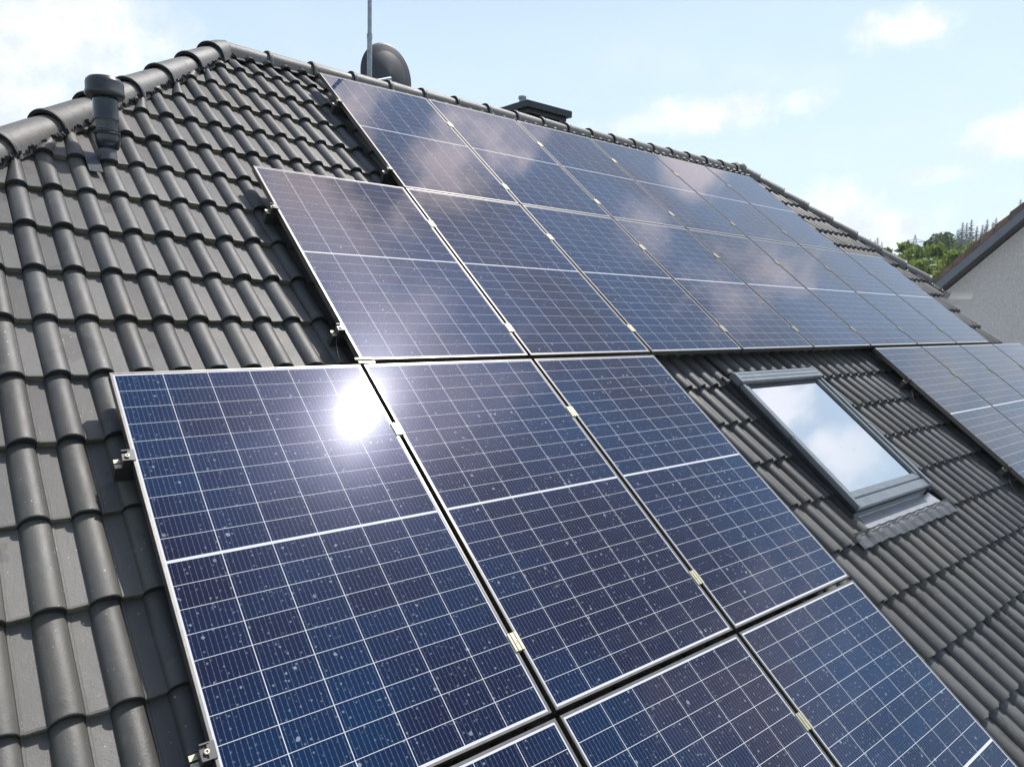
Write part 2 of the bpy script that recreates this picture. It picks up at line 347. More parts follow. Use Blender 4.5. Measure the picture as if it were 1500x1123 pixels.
# part empties are avoided: a part mesh sits at the world origin frame, so children of parts need no inverse
UR0, UR1, VR = 0.42, 7.95, 4.02                  # ridge ends and height up the slope
def vridge(u): return 3.93 + 0.026 * (u - 0.4)
ZD = -0.195                                      # roof deck under the tiles
EAVE = -5.3; HS = 0.80; HR = 0.70; VHH = 1.22; UV_ = 9.62
def hipL(v): return UR0 - HS * (vridge(UR0) - v)
def hipR(v): return UR1 + HR * (vridge(UR1) - v)
YR = RW(0, VR, ZD)[1]                             # world y of the ridge
def mir(p): return Vector((p[0], 2 * YR - p[1], p[2]))
bm = bmesh.new()
fl = [RW(hipL(EAVE), EAVE, ZD), RW(UV_, EAVE, ZD), RW(UV_, VHH, ZD), RW(hipR(VHH), VHH, ZD), RW(UR1, VR, ZD), RW(UR0, VR, ZD)]
V = fl + [mir(p) for p in fl]
F = [(0, 1, 2, 3, 4, 5), (11, 10, 9, 8, 7, 6), (0, 5, 11, 6), (3, 9, 10, 4), (2, 8, 9, 3)]
bm.free()
roof = hp(raw('roof', V, F, M_under)); 
# walls
e0 = RW(hipL(EAVE), EAVE, ZD); zw = e0[2] - 0.05; x0, x1, y0 = e0[0] + 0.5, UV_ - 0.45, e0[1] + 0.5; y1 = 2 * YR - y0
ga = RW(0, VHH, ZD)
V = [(x0, y0, 0), (x1, y0, 0), (x1, y1, 0), (x0, y1, 0), (x0, y0, zw), (x1, y0, zw), (x1, y1, zw), (x0, y1, zw), (x1, ga[1], ga[2] - .12), (x1, 2 * YR - ga[1], ga[2] - .12)]
hp(raw('wall', V, [(0, 1, 5, 4), (1, 2, 6, 9, 8, 5), (2, 3, 7, 6), (3, 0, 4, 7), (4, 5, 6, 7)], M_wallw))
# verge boards under the edge of the tiles
bm = bmesh.new()
MR = Matrix.Translation((0, 0, Z0)) @ Matrix.Rotation(A, 4, 'X')
bx(bm, UV_ - 0.03, UV_ + 0.0, EAVE, VHH + .05, ZD - 0.20, ZD + 0.02, MR)
hp(from_bm('verge_board', bm, M_slate))

# ---- roof tiles
TW, EXP, TL = 0.30, 0.34, 0.415
def profile():
    P = []
    for k in range(2):
        o = 0.15 * k
        for i in range(11):
            t = PI * i / 10; P.append((o + 0.0445 - 0.044 * math.cos(t), 0.033 * math.sin(t) ** 1.05 if 0 < i < 10 else 0.0, 0))
        P += [(o + 0.0890, 0.0035, 1), (o + 0.0955, 0.0035, 1), (o + 0.0975, 0.0, 1), (o + 0.1495, 0.0, 1)]
    return P
PROF = profile()
def tile_mesh(seed):
    r = random.Random(seed); P = PROF; n = len(P); TH = 0.030
    # rows along v: nose bottom, nose edge, rounded, body, head
    rows = [(0.0035, -TH, 1.0), (0.000, -0.0045, .96), (0.002, -0.0012, 1.0), (0.009, 0.0, 1.0), (TL, None, 1.0)]
    V = []; F = []; mi = []
    for (y, dz, sc) in rows:
        for (x, z, pan) in P:
            jy = 0.0025 * math.sin(x * 40 + seed) + r.uniform(-.0006, .0006)
            zz = z * sc + (dz if dz is not None else -0.032 * TL / EXP)
            V.append((x, y + jy if y < 0.1 else y, zz))
    for k in range(len(rows) - 1):
        for i in range(n - 1):
            F.append((k * n + i, k * n + i + 1, (k + 1) * n + i + 1, (k + 1) * n + i))
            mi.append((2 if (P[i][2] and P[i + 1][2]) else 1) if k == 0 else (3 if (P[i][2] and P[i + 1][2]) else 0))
    # side skirts
    b0 = len(V); V += [(P[0][0], 0.0035, -TH), (P[0][0], TL, -0.03 - TH), (P[-1][0], 0.0035, -TH), (P[-1][0], TL, -0.03 - TH)]
    top = (len(rows) - 1) * n
    F += [(b0, b0 + 1, top, n), (top + n - 1, b0 + 3, b0 + 2, 2 * n - 1)]; mi += [1, 1]
    return V, F, mi
def flat_pans(me):
    for p in me.polygons:
        if abs(p.normal.x) < .25 and p.normal.z > .9 and p.area > .0004 and max(me.vertices[i].co.z for i in p.vertices) < .002: p.use_smooth = False
TMESH = []
for sidx in range(6):
    V, F, mi = tile_mesh(sidx)
    me = bpy.data.meshes.new('roof_tile'); me.from_pydata(V, [], F); me.update()
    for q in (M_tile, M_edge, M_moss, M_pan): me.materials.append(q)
    me.polygons.foreach_set('material_index', mi)
    for p in me.polygons: p.use_smooth = True
    me.set_sharp_from_angle(angle=math.radians(27)); flat_pans(me); TMESH.append((me, V, F, mi))
ROLL0 = -1.21; NOSE0 = 0.138; ZP = -0.136           # pan height at the nose (roll top = -0.102)
W_U0, W_U1, W_V0, W_V1 = 2.84, 3.965, -1.395, -0.195 # skylight outline
PANW, PANH, GAP = 1.0425, 1.743, 0.0209
VTOP = {'A': 3.5320, 'B': 1.7760, 'C': 0.0015, 'D': -1.7610}
def pan_u0(c): return c * (PANW + GAP) - 0.002
def panel_cols():
    return [('A', c) for c in range(1, 7)] + [('B', c) for c in range(0, 8)] + [('C', c) for c in (-1, 0, 1)] + [('D', c) for c in (-1, 0, 1)] + [('C', c) for c in (5, 6, 7, 8)] + [('D', c) for c in (5, 6)]
def covered(u, v):
    for r_, c in panel_cols():
        if pan_u0(c) - .02 < u < pan_u0(c) + PANW + .02 and VTOP[r_] - PANH - .02 < v < VTOP[r_] + .02: return True
    return False
tiles = []
for k in range(-18, 13):
    vn = NOSE0 + EXP * k
    if vn < EAVE: continue
    for j in range(-22, 42):
        u = ROLL0 - 0.04 + TW * j
        # clip to the roof outline
        uc0, uc1 = u, u + TW; vv = vn; cut = TL
        vm = vn + EXP * 0.5
        if vn + 0.11 > vridge(u + .15): continue
        hl = hipL(vm); hr = hipR(vm) if vm > VHH else UV_
        if uc1 < hl - 0.02 or uc0 > hr - 0.02: continue
        if uc0 > UV_ - 0.1 and vm < VHH: continue
        if W_U0 - 0.0 < u + .15 < W_U1 + 0.12:      # skylight opening
            if W_V0 - 0.19 < vn < W_V1 - .04: continue
            if W_V1 - .04 < vn < W_V1 + .1: vv = vn + 0.10
        tiles.append((u, vv, vm))
def clip_mesh(V, F, mi, u, v):
    """cut a tile along hip / ridge / verge lines: drop faces wholly outside, pull the rest onto the line"""
    keepV = []; out = []
    for (x, y, z) in V:
        U, Vv = u + x, v + y
        Vv2 = min(Vv, vridge(U) - 0.135)
        hl = hipL(Vv2) + 0.015; hr = (hipR(Vv2) - 0.015) if Vv2 > VHH + .05 else UV_
        U2 = min(max(U, hl), hr)
        out.append(abs(U2 - U) > 1e-6 or abs(Vv2 - Vv) > 1e-6); keepV.append((U2 - u, Vv2 - v, z))
    F2 = [f for f in F if not all(out[i] for i in f)]; m2 = [m_ for f, m_ in zip(F, mi) if not all(out[i] for i in f)]
    return keepV, F2, m2, any(out)
# rank by size in the picture
def score(t):
    u, v, _ = t; q = [proj(RW(u + a_, v + b_, ZP)) for a_, b_ in ((0, 0), (.3, 0), (.3, .34), (0, .34))]
    if any(p is None for p in q): return 0
    cx = sum(p[0] for p in q) / 4; cy = sum(p[1] for p in q) / 4
    ins = sum(1 for p in q if -10 < p[0] < 1510 and -10 < p[1] < 1133)
    if ins == 0: return 0
    ar = abs(sum(q[i][0] * q[(i + 1) % 4][1] - q[(i + 1) % 4][0] * q[i][1] for i in range(4))) / 2
    # line of sight blocked by a module?
    vis = 0
    for a_, b_ in ((.05, .05), (.25, .05), (.15, .2), (.05, .3), (.25, .3)):
        p = Vector((u + a_, v + b_, ZP)); C = Vector((-1.629, -2.228, 2.097)); tt = (0 - p.z) / (C.z - p.z); h = p + (C - p) * tt
        if not covered(h.x, h.y): vis += 1
    return ar * vis / 5 * ins / 4
tiles.sort(key=score, reverse=True)
NIND = 296
FV, FF, FM = [], [], []
for i, t in enumerate(tiles):
    u, v, _ = t; me, V, F, mi = TMESH[i % 6]
    rr = random.Random(i * 7 + 1)
    V2, F2, m2, cutq = clip_mesh(V, F, mi, u, v)
    if not F2: continue
    jz = rr.uniform(-.0015, .0035); jr = rr.uniform(-.0055, .0055); ju = rr.uniform(-.0012, .0012); jt = rr.uniform(-.004, .004)
    if i < NIND and score(t) > 0:
        if cutq:
            mc = bpy.data.meshes.new('roof_tile'); mc.from_pydata(V2, [], F2); mc.update()
            for q in (M_tile, M_edge, M_moss, M_pan): mc.materials.append(q)
            mc.polygons.foreach_set('material_index', m2)
            for p in mc.polygons: p.use_smooth = True
            mc.set_sharp_from_angle(angle=math.radians(27)); flat_pans(mc)
        else: mc = me
        o = bpy.data.objects.new('roof_tile', mc); COL.objects.link(o); o.parent = roof
        o.matrix_local = Matrix.Translation(RW(u + ju, v, ZP + jz)) @ Matrix.Rotation(A, 4, 'X') @ Matrix.Rotation(jr, 4, 'Z') @ Matrix.Rotation(jt, 4, 'Y')
    else:
        b0 = len(FV); FV += [RW(u + ju + x, v + y, ZP + jz + z) for x, y, z in V2]; FF += [tuple(q + b0 for q in f) for f in F2]; FM += m2
o = raw('roof_tile_field', FV, FF, (M_tile, M_edge, M_moss, M_pan), parent=roof, smooth=27, mi=FM); o['kind'] = 'stuff'
for p in o.data.polygons:
    if p.area > .0004 and p.normal.dot(Vector((0, -SA, CA))) > .9955: p.use_smooth = False

# ---- far slopes: plain courses of the same tile (only their edges can ever show)
FV, FF = [], []
for k in range(0, 26):
    va = EAVE + EXP * k; vb = min(va + EXP + .03, VR)
    if va > VR - .1: break
    n = 0; u = hipL(va); us = []
    while u < hipR(max(va, VHH)): us.append(u); u += 0.0375
    b0 = len(FV)
    for (vv, dz) in ((va, -0.02), (va, 0.0), (vb, -0.02)):
        for i, uu in enumerate(us):
            hl, hr = hipL(vv), (hipR(vv) if vv > VHH else UV_)
            FV.append(mir(RW(min(max(uu, hl), hr), vv, ZP + dz + (0.030 if i % 4 in (1, 2) else 0))))
    for rrow in range(2):
        for i in range(len(us) - 1):
            a_ = b0 + rrow * len(us) + i; FF.append((a_, a_ + len(us), a_ + len(us) + 1, a_ + 1))
o = raw('back_tile_field', FV, FF, M_tile, parent=roof); o['kind'] = 'stuff'

# ---- ridge and hip caps
def cap_mesh(L=0.42, r0=0.118, r1=0.098, n=14, drop=0.05, hz=.86):
    """half-round cap along +x; the collar (wide, with a bead) is at x=0"""
    V, F = [], []; st = [(0.0, r0 - .016), (0.0, r0 + .004), (0.012, r0 + .008), (0.030, r0 + .004), (0.034, r0 - .001), (0.30, (r0 + r1) / 2), (L, r1)]
    m_ = n + 3
    for x, r in st:
        V.append((x, -r * 1.02, -drop))
        for i in range(n + 1):
            t = PI * i / n; V.append((x, -math.cos(t) * r, math.sin(t) * r * hz))
        V.append((x, r * 1.02, -drop))
    for k in range(len(st) - 1):
        for i in range(m_ - 1): F.append((k * m_ + i, k * m_ + i + 1, (k + 1) * m_ + i + 1, (k + 1) * m_ + i))
    mi = [1] * (m_ - 1) + [0] * (len(F) - (m_ - 1))
    return V, F, mi
CAPM = []
for sc in (1.0, 1.0):
    V, F, mi = cap_mesh(r0=.112, r1=.096, hz=.74) if not CAPM else cap_mesh(r0=.107, r1=.090); me = bpy.data.meshes.new('ridge_tile'); me.from_pydata(V, [], F); me.update()
    me.materials.append(M_cap); me.materials.append(M_edge); me.polygons.foreach_set('material_index', mi)
    for p in me.polygons: p.use_smooth = True
    me.set_sharp_from_angle(angle=math.radians(40)); CAPM.append(me)
def cap(name, p0, p1, up, me, slip=0.0, sx=1.0):
    x = (p1 - p0).normalized(); y = up.cross(x).normalized(); z = x.cross(y)
    o = bpy.data.objects.new(name, me); COL.objects.link(o); o.parent = roof
    mm = Matrix((x, y, z)).transposed().to_4x4(); mm.translation = p0 + z * slip
    o.matrix_local = mm @ Matrix.Diagonal((sx, 1, 1, 1)); return o
def ridge_p(u): return RW(u, vridge(u), ZP) + Vector((0, 0, -0.036))
seams = [0.40, 0.76, 1.152, 1.543, 1.921, 2.30, 2.698, 3.103, 3.499, 3.886, 4.278, 4.674, 5.07, 5.452, 5.83, 6.21, 6.60, 7.0, 7.40, 7.76]
for i, u in enumerate(seams):
    cap('ridge_tile', ridge_p(u), ridge_p(u + .4) - Vector((0, 0, .012)), Vector((0, 0, 1)), CAPM[0], 0.004)
# left hip: collars face down the hip, each upper cap lies over the one below
hipdirL = (RW(hipL(0), 0, ZP) - RW(hipL(3), 3, ZP)).normalized()
nrm = Vector((-1, 0, 0)).cross(Vector((0, 0, 1)))
def hip_up(d): return (Vector((0, 0, 1)) - d * d.z).normalized()
rims = [3.74, 3.45, 3.11] + [2.79 - .32 * i for i in range(17)]
for k, vv in enumerate(rims):
    if vv < -2.2: break
    pa = RW(hipL(vv), vv, ZP) + Vector((0, 0, -.016)); L_ = 0.42
    o = cap('hip_tile', pa, pa - hipdirL * L_ - hip_up(hipdirL) * 0.014, hip_up(hipdirL), CAPM[1], 0.006 + (.006 if k == 0 else 0), (.50, .95, 1)[min(k, 2)])
hd = (RW(hipR(1.3), 1.3, ZP) - RW(hipR(3.9), 3.9, ZP)).normalized()
vv = 3.86
while vv > VHH - .0:
    pa = RW(hipR(vv), vv, ZP) + Vector((0, 0, -.012)); pb = pa - hd * 0.42
    cap('hip_tile', pa, pb - hip_up(hd) * 0.014, hip_up(hd), CAPM[1], 0.006); vv -= 0.335
# back hips
for sgn in (0, 1):
    vv = 3.6
    while vv > 0:
        pa = mir(RW(hipL(vv) if sgn == 0 else hipR(max(vv, VHH)), vv, ZP)); d_ = mir(RW(hipL(0) if sgn == 0 else hipR(0), 0, ZP)) - mir(RW(hipL(3) if sgn == 0 else hipR(3), 3, ZP)); d_.normalize()
        if not (sgn == 1 and vv < VHH): cap('hip_tile', pa, pa - d_ * 0.42, hip_up(d_), CAPM[1], 0.006)
        vv -= 0.31
# apex cap where ridge and hip meet
bm = bmesh.new()
pa = ridge_p(0.40)
lathe(bm, pa + Vector((0.0, 0, -0.06)), [(0.115, 0), (0.114, .04), (0.104, .08), (0.075, .115), (0.03, .13), (0, .132)], n=28)
from_bm('apex_tile', bm, M_cap, roof, smooth=50)
bm = bmesh.new(); lathe(bm, ridge_p(7.93) + Vector((0, 0, -0.045)), [(0.14, 0), (0.14, .05), (0.13, .10), (0.09, .145), (0.03, .165), (0, .168)], n=20)
from_bm('apex_tile', bm, M_cap, roof, smooth=50)
# crinkled black foil under the caps
def foil(p_of, n, side, seed, w0=0.055, w1=0.15, amp=.010):
    r = random.Random(seed); V, F = [], []
    for i in range(n + 1):
        t = i / n; p, ddown = p_of(t)
        for q, (ww) in enumerate((w0, (w0 + w1) / 2, w1)):
            h = (0.012, 0.022, 0.010)[q]
            V.append(p + ddown * (ww + r.uniform(-.008, .008)) + NRM * (h + (amp if i % 2 else -amp) * (0.15, .4, 1)[q] + r.uniform(-.005, .005) * (q > 0) + .022 * (q == 2) * max(0, math.sin(i * .9 + seed))))
    for i in range(n):
        for q in range(2): a_ = i * 3 + q; F.append((a_, a_ + 1, a_ + 4, a_ + 3))
    return V, F
NRM = Vector((0, -SA, CA))
def pL(t): v = 3.75 - t * 4.6; return RW(hipL(v), v, ZP), (RW(1, 0, 0) - RW(0, 0, 0)).normalized() * .62 + Vector((0, -CA, -SA)) * .78
V, F = foil(pL, 420, 1, 3, 0.05, 0.125); raw('hip_foil', V, F, M_foil, roof)
def pR(t): v = 3.9 - t * 2.65; return RW(hipR(v), v, ZP), Vector((-1, 0, 0)) * .62 + Vector((0, -CA, -SA)) * .78
V, F = foil(pR, 160, 1, 4, 0.05, 0.125); raw('hip_foil', V, F, M_foil, roof)
# the ridge strip follows the rolls of the top course
V, F = [], []; n = 900
for i in range(n + 1):
    u = 0.45 + 7.4 * i / n; ph = ((u - (ROLL0 - 0.04)) % 0.15)
    hh = 0.034 * math.sin(PI * min(ph, .08) / .08) ** .7 if ph < .08 else 0
    base = vridge(u)
    V += [RW(u, base - .115, ZP - 0.006), RW(u, base - .135, ZP + 0.002 + hh * .9), RW(u, base - .178, ZP + 0.005 + hh), RW(u, base - .180, ZP - 0.006 + hh)]
for i in range(n):
    for q in range(3): a_ = i * 4 + q; F.append((a_, a_ + 1, a_ + 5, a_ + 4))
raw('ridge_foil', V, F, M_foil, roof)

# ---- gutter at the foot of the half hip
bm = bmesh.new()
def gutter(bm, p0, p1, r=0.10, n=14):
    d = (p1 - p0).normalized(); s = d.cross(Vector((0, 0, 1))).normalized(); Z = Vector((0, 0, 1)); rows = []
    for p in (p0, p1):
        o_ = [p + s * (-math.cos(PI * i / n) * r) - Z * math.sin(PI * i / n) * r for i in range(n + 1)]
        i_ = [p + s * (-math.cos(PI * i / n) * (r - .006)) - Z * math.sin(PI * i / n) * (r - .006) for i in range(n + 1)]
        rows.append(([bm.verts.new(q) for q in o_], [bm.verts.new(q) for q in i_]))
    for i in range(n):
        bm.faces.new((rows[0][0][i], rows[0][0][i + 1], rows[1][0][i + 1], rows[1][0][i])); bm.faces.new((rows[0][1][i + 1], rows[0][1][i], rows[1][1][i], rows[1][1][i + 1]))
    for a_, b_ in rows: bm.faces.new(a_[::-1])
    bx(bm, 0, 1, -.012, .012, -.008, .008, Matrix.Translation(p0 + s * r) @ ((d * (p1 - p0).length).to_track_quat('X', 'Z').to_matrix().to_4x4()) @ Matrix.Diagonal(((p1 - p0).length, 1, 1, 1)))
g0 = Vector((9.78, 1.01, 5.86)); gutter(bm, g0, g0 + Vector((0.26, -0.20, 0.0)), .085)
hp(from_bm('gutter', bm, simple('zinc_gutter', (0.60, 0.61, 0.62), .45, .15), smooth=50))

# ------------------------------------------------------------------ vent pipe
vp = Vector((-0.752, 1.55, 6.40))
bm = bmesh.new(); cyl(bm, RW(-.752, 1.835, -.135), vp + Vector((0, 0, -.085)), .047, .040, 28)
vent = hp(from_bm('vent_pipe', bm, M_pipeworn, smooth=40)); 
def child(name, bm, mt, parent, smooth=40): return from_bm(name, bm, mt, parent, smooth)
bm = bmesh.new()
lathe(bm, vp + Vector((.003, 0, -.052)), [(0.036, -.062), (0.052, -.050), (0.062, -.022), (0.064, .006), (0.061, .030), (0.064, .036), (0.064, .046), (0.056, .050)], n=36); child('elbow', bm, M_pipe, vent)
bm = bmesh.new(); lathe(bm, vp, [(0.052, 0.0), (0.052, .026), (0.056, .042), (0.0565, .062)], n=36); child('socket', bm, M_pipeworn, vent)
bm = bmesh.new(); lathe(bm, vp + Vector((-.003, 0, .0)), [(0.065, .050), (0.065, .062), (0.0625, .068), (0.0625, .205)], n=40); child('pipe', bm, M_pipe, vent)
bm = bmesh.new(); lathe(bm, vp + Vector((-.004, 0, .17)), [(0.060, .0), (0.092, .0), (0.096, .006), (0.099, .010), (0.099, .026), (0.095, .031), (0.095, .074), (0.090, .089), (0.080, .097), (0.078, .101), (0.06, .108), (0.02, .110), (0, .110)], n=44); child('rain_cap', bm, M_pipecap, vent)
bm = bmesh.new(); lathe(bm, vp + Vector((0, 0, -.028)), [(0.0655, 0), (0.0672, .003), (0.0672, .007), (0.0655, .010)], n=36); child('sealing_ring', bm, M_black, vent)
# the lead-like base tile of the pipe and its bright neighbour
bm = bmesh.new(); bx(bm, -.865, -.80, 1.70, 1.90, ZP + .006, ZP + .010, MR); child('base_plate', bm, M_pipeworn, vent)

# ------------------------------------------------------------------ chimney
CX0, CX1, CY0, CY1, CZ = 4.19, 4.945, 3.80, 4.55, 7.985
bm = bmesh.new(); bx(bm, CX0 + .12, CX1 - .12, CY0 + .12, CY1 - .12, 5.6, CZ - .078)
chim = hp(from_bm('chimney', bm, M_slate2))
for i, (a_, b_) in enumerate(((0, .17), (.175, .345), (.35, .515))):
    bm = bmesh.new(); bx(bm, CX0 + .12 + a_, CX0 + .12 + b_, CY0 + .108, CY0 + .12, 5.8, CZ - .08); child('cladding_panel', bm, M_slate2, chim, 30)
for a_ in (0, .172, .347, .515 - .012):
    bm = bmesh.new(); bx(bm, CX0 + .12 + a_ - .006, CX0 + .12 + a_ + .012, CY0 + .100, CY0 + .1075, 5.8, CZ - .08); child('seam', bm, M_slate, chim, 30)
bm = bmesh.new(); bx(bm, CX0, CX1, CY0, CY1, CZ - .078, CZ); bmesh.ops.bevel(bm, geom=bm.edges[:], offset=.004, segments=1); child('cover_slab', bm, M_slate, chim, 30)
bm = bmesh.new(); bx(bm, CX0 + .05, CX1 - .05, CY0 + .05, CY1 - .05, CZ - .13, CZ - .079); child('collar', bm, M_slate2, chim, 30)
bm = bmesh.new(); lathe(bm, (CX0 + .345, CY0 + .5, CZ), [(0.050, 0), (0.050, .05), (.040, .055), (.040, .17), (.052, .172), (.052, .20), (.035, .205)], n=20); child('flue', bm, M_steel, chim)

# ------------------------------------------------------------------ skylight (frame, sash covers, pane, flashing)
def rbox(bm, u0, u1, v0, v1, z0, z1): bx(bm, u0, u1, v0, v1, z0, z1, MR)
U0, U1, V0, V1 = W_U0, W_U1, W_V0, W_V1
bm = bmesh.new(); 
rbox(bm, U0, U0 + .05, V0, V1, -.19, -.075); rbox(bm, U1 - .05, U1, V0, V1, -.19, -.075); rbox(bm, U0 + .05, U1 - .05, V0, V0 + .05, -.19, -.075); rbox(bm, U0 + .05, U1 - .05, V1 - .05, V1, -.19, -.075)
sky_l = hp(from_bm('skylight', bm, M_cladd))
def cover(name, *b, mt=M_clad, bev=.006):
    bm = bmesh.new(); rbox(bm, *b)
    bmesh.ops.bevel(bm, geom=bm.edges[:], offset=bev, segments=2, affect='EDGES'); return child(name, bm, mt, sky_l, 35)
cover('top_cover', U0 - .012, U1 + .012, V1 - .085, V1 + .012, -.072, -.022)
cover('cover_groove', U0 + .02, U1 - .02, V1 - .052, V1 - .045, -.024, -.0205, mt=M_cladd, bev=.0005)
cover('cover_groove', U0 + .02, U1 - .02, V1 - .012, V1 - .007, -.024, -.0205, mt=M_cladd, bev=.0005)
cover('top_hood', U0 + .010, U1 - .010, V1 - .015, V1 + .035, -.085, -.040)
for s_, (a_, b_) in enumerate(((U0 - .004, U0 + .034), (U1 - .034, U1 + .004))):
    cover('side_cover', a_, b_, V0 + .01, V0 + .60, -.074, -.038); cover('side_cover', a_ + .001, b_ - .001, V0 + .603, V1 - .088, -.074, -.0385)
for a_, b_ in ((U0 + .037, U0 + .078), (U1 - .078, U1 - .037)): cover('sash_rail', a_, b_, V0 + .105, V1 - .086, -.085, -.050)
for a_, b_ in ((U0 + .080, U0 + .096), (U1 - .096, U1 - .080)): cover('inner_gasket', a_, b_, V0 + .128, V1 - .1, -.085, -.060, mt=M_cladd, bev=.002)
cover('sash_rail', U0 + .080, U1 - .080, V1 - .118, V1 - .087, -.085, -.058, mt=M_cladd)
cover('bottom_sash', U0 + .038, U1 - .038, V0 + .075, V0 + .128, -.085, -.054)
cover('bottom_cover', U0 + .002, U1 - .002, V0, V0 + .070, -.105, -.052)
mt, nt, b = new_mat('coated_window_glass')
pos = nt.new('ShaderNodeNewGeometry').outputs['Position']
b.inputs['Base Color'].default_value = (0.66, 0.71, 0.72, 1); b.inputs['Metallic'].default_value = 1.0; b.inputs['Roughness'].default_value = 0.03
M_pane = mt
bm = bmesh.new(); rbox(bm, U0 + .097, U1 - .097, V0 + .129, V1 - .119, -.078, -.066); child('pane', bm, M_pane, sky_l, 30)
for a_, b_ in ((3.34, -.93), (3.46, -.97)):
    bm = bmesh.new(); lathe(bm, RW(a_, b_, -.066), [(.0035, 0), (.003, .0015), (.001, .002)], n=8, axis=NRM.copy()); child('speck', bm, M_moss, sky_l)
# side gutters in the roof, apron and pleated skirt
bm = bmesh.new()
for a_, b_ in ((U0 - .115, U0 - .002), (U1 + .002, U1 + .05)): rbox(bm, a_, b_, V0 - .08, V1 + .12, -.178, -.168)
rbox(bm, U0 - .030, U0 - .022, V0 - .02, V1 + .05, -.168, -.098); rbox(bm, U1 + .014, U1 + .020, V0 - .02, V1 + .02, -.168, -.092); rbox(bm, U0 - .02, U1 + .02, V1 + .015, V1 + .12, -.168, -.15)
child('side_channel', bm, M_cladd, sky_l, 30)
bm = bmesh.new(); P_ = [(V0 - .002, -.105), (V0 - .006, -.150), (V0 - .012, -.152), (V0 - .125, -.128)]
for (va, za), (vb, zb) in zip(P_, P_[1:]):
    v4 = [bm.verts.new(RW(*q)) for q in ((U0 - .02, va, za), (U1 + .095, va, za), (U1 + .095, vb, zb), (U0 - .02, vb, zb))]; bm.faces.new(v4[::-1])
child('apron', bm, M_flash, sky_l, 20)
V, F = [], []; n = 560; ua, ub = 2.66, 4.13
for i in range(n + 1):
    u = ua + (ub - ua) * i / n; ph = (u - (ROLL0 - .04)) % .15; hh = .022 * math.sin(PI * min(ph / .085, 1)) if ph < .085 else 0
    pl = .0035 * (1 if i % 4 in (0, 1) else -1)
    for q, (vv, k_) in enumerate(((V0 - .118, .25), (V0 - .124, .45), (V0 - .165, .9), (V0 - .215, 1.0))): V.append(RW(u, vv + (0.004 * math.sin(u * 9)), -.118 + .006 * (q < 1) - .0 * q + hh * k_ - .008 * k_ + pl * (q > 1)))
for i in range(n):
    for q in range(3): a_ = i * 4 + q; F.append((a_, a_ + 4, a_ + 5, a_ + 1))
raw('pleated_skirt', V, F, M_skirt, sky_l)
bm = bmesh.new(); tube(bm, [RW(ua + (ub - ua) * i / 60, V0 - .119, -.106 + .012 * max(0, math.sin(2 * PI * ((ua + (ub - ua) * i / 60) - (ROLL0 - .04)) / .15))) for i in range(61)], .004, 6); child('skirt_bead', bm, M_cladd, sky_l)

# ------------------------------------------------------------------ mast and dish
bm = bmesh.new(); cyl(bm, (1.915, 3.5, 6.6), (1.915, 3.5, 8.07), .024, n=20)
mast = from_bm('antenna_mast', bm, M_steel, smooth=60); tag(mast, 'thin grey steel antenna mast rising behind the ridge beside the dark dish', 'mast')
bm = bmesh.new(); cyl(bm, (1.915, 3.5, 8.07), (1.912, 3.5, 9.6), .0205, n=20); from_bm('upper_tube', bm, M_steel, mast, 60)
bm = bmesh.new(); cyl(bm, (1.915, 3.5, 8.045), (1.915, 3.5, 8.085), .0265, n=20); from_bm('joint_sleeve', bm, M_steel, mast, 60)
dc = Vector((2.185, 3.64, 7.775)); dish = empty('satellite_dish', dc)
tag(dish, 'dark grey oval satellite dish seen from behind the ridge at the mast', 'satellite dish')
look = Vector((CAM.x - dc.x, CAM.y - dc.y, 0)).normalized(); bulge = (Matrix.Rotation(math.radians(24), 3, 'Z') @ look + Vector((0, 0, .12))).normalized()
sx = bulge.cross(Vector((0, 0, 1))).normalized(); sz = sx.cross(bulge).normalized()
V, F = [], []; n = 56; rr_ = [0, .2, .4, .6, .8, .93, .985, 1.0, 1.0, .985, .8, .4, 0]
dd = [.055, .053, .046, .035, .020, .0075, .002, -.004, -.016, -.014, .018, .06, .075]
for r_, d_ in zip(rr_, dd):
    for i in range(n): t = 2 * PI * i / n; V.append(sx * math.cos(t) * .275 * r_ + sz * math.sin(t) * .345 * r_ + bulge * d_)
for k in range(len(rr_) - 1):
    for i in range(n): F.append((k * n + i, (k + 1) * n + i, (k + 1) * n + (i + 1) % n, k * n + (i + 1) % n))
raw('reflector', V, F, M_dish, dish, smooth=35)
bm = bmesh.new(); cyl(bm, bulge * .09 + sz * -.05, Vector((1.915 - dc.x, 3.52 - dc.y, -.14)), .02, n=10); bx(bm, -.05, .05, -.05, .05, -.16, -.08, Matrix.Translation(bulge * .08)); from_bm('bracket', bm, M_steel, dish)
bm = bmesh.new(); tube(bm, [-sz * .33, -sz * .36 - bulge * .2, -sz * .22 - bulge * .42], .012); from_bm('feed_arm', bm, M_steel, dish, 50)
bm = bmesh.new(); cyl(bm, -sz * .22 - bulge * .38, -sz * .20 - bulge * .50, .03, n=14); from_bm('receiver', bm, M_black, dish, 50)

# ------------------------------------------------------------------ solar panels
FH = 0.035
CW_, CH_ = 0.1660, 0.0828; CGX, CGY, MID = 0.0029, 0.0022, 0.0115
cx = [(PANW - (6 * CW_ + 5 * CGX)) / 2 + i * (CW_ + CGX) for i in range(6)]
tot = 20 * CH_ + 18 * CGY + MID; my = (PANH - tot) / 2
cyy = [-PANH + my + j * (CH_ + CGY) + (MID - CGY if j >= 10 else 0) for j in range(20)]
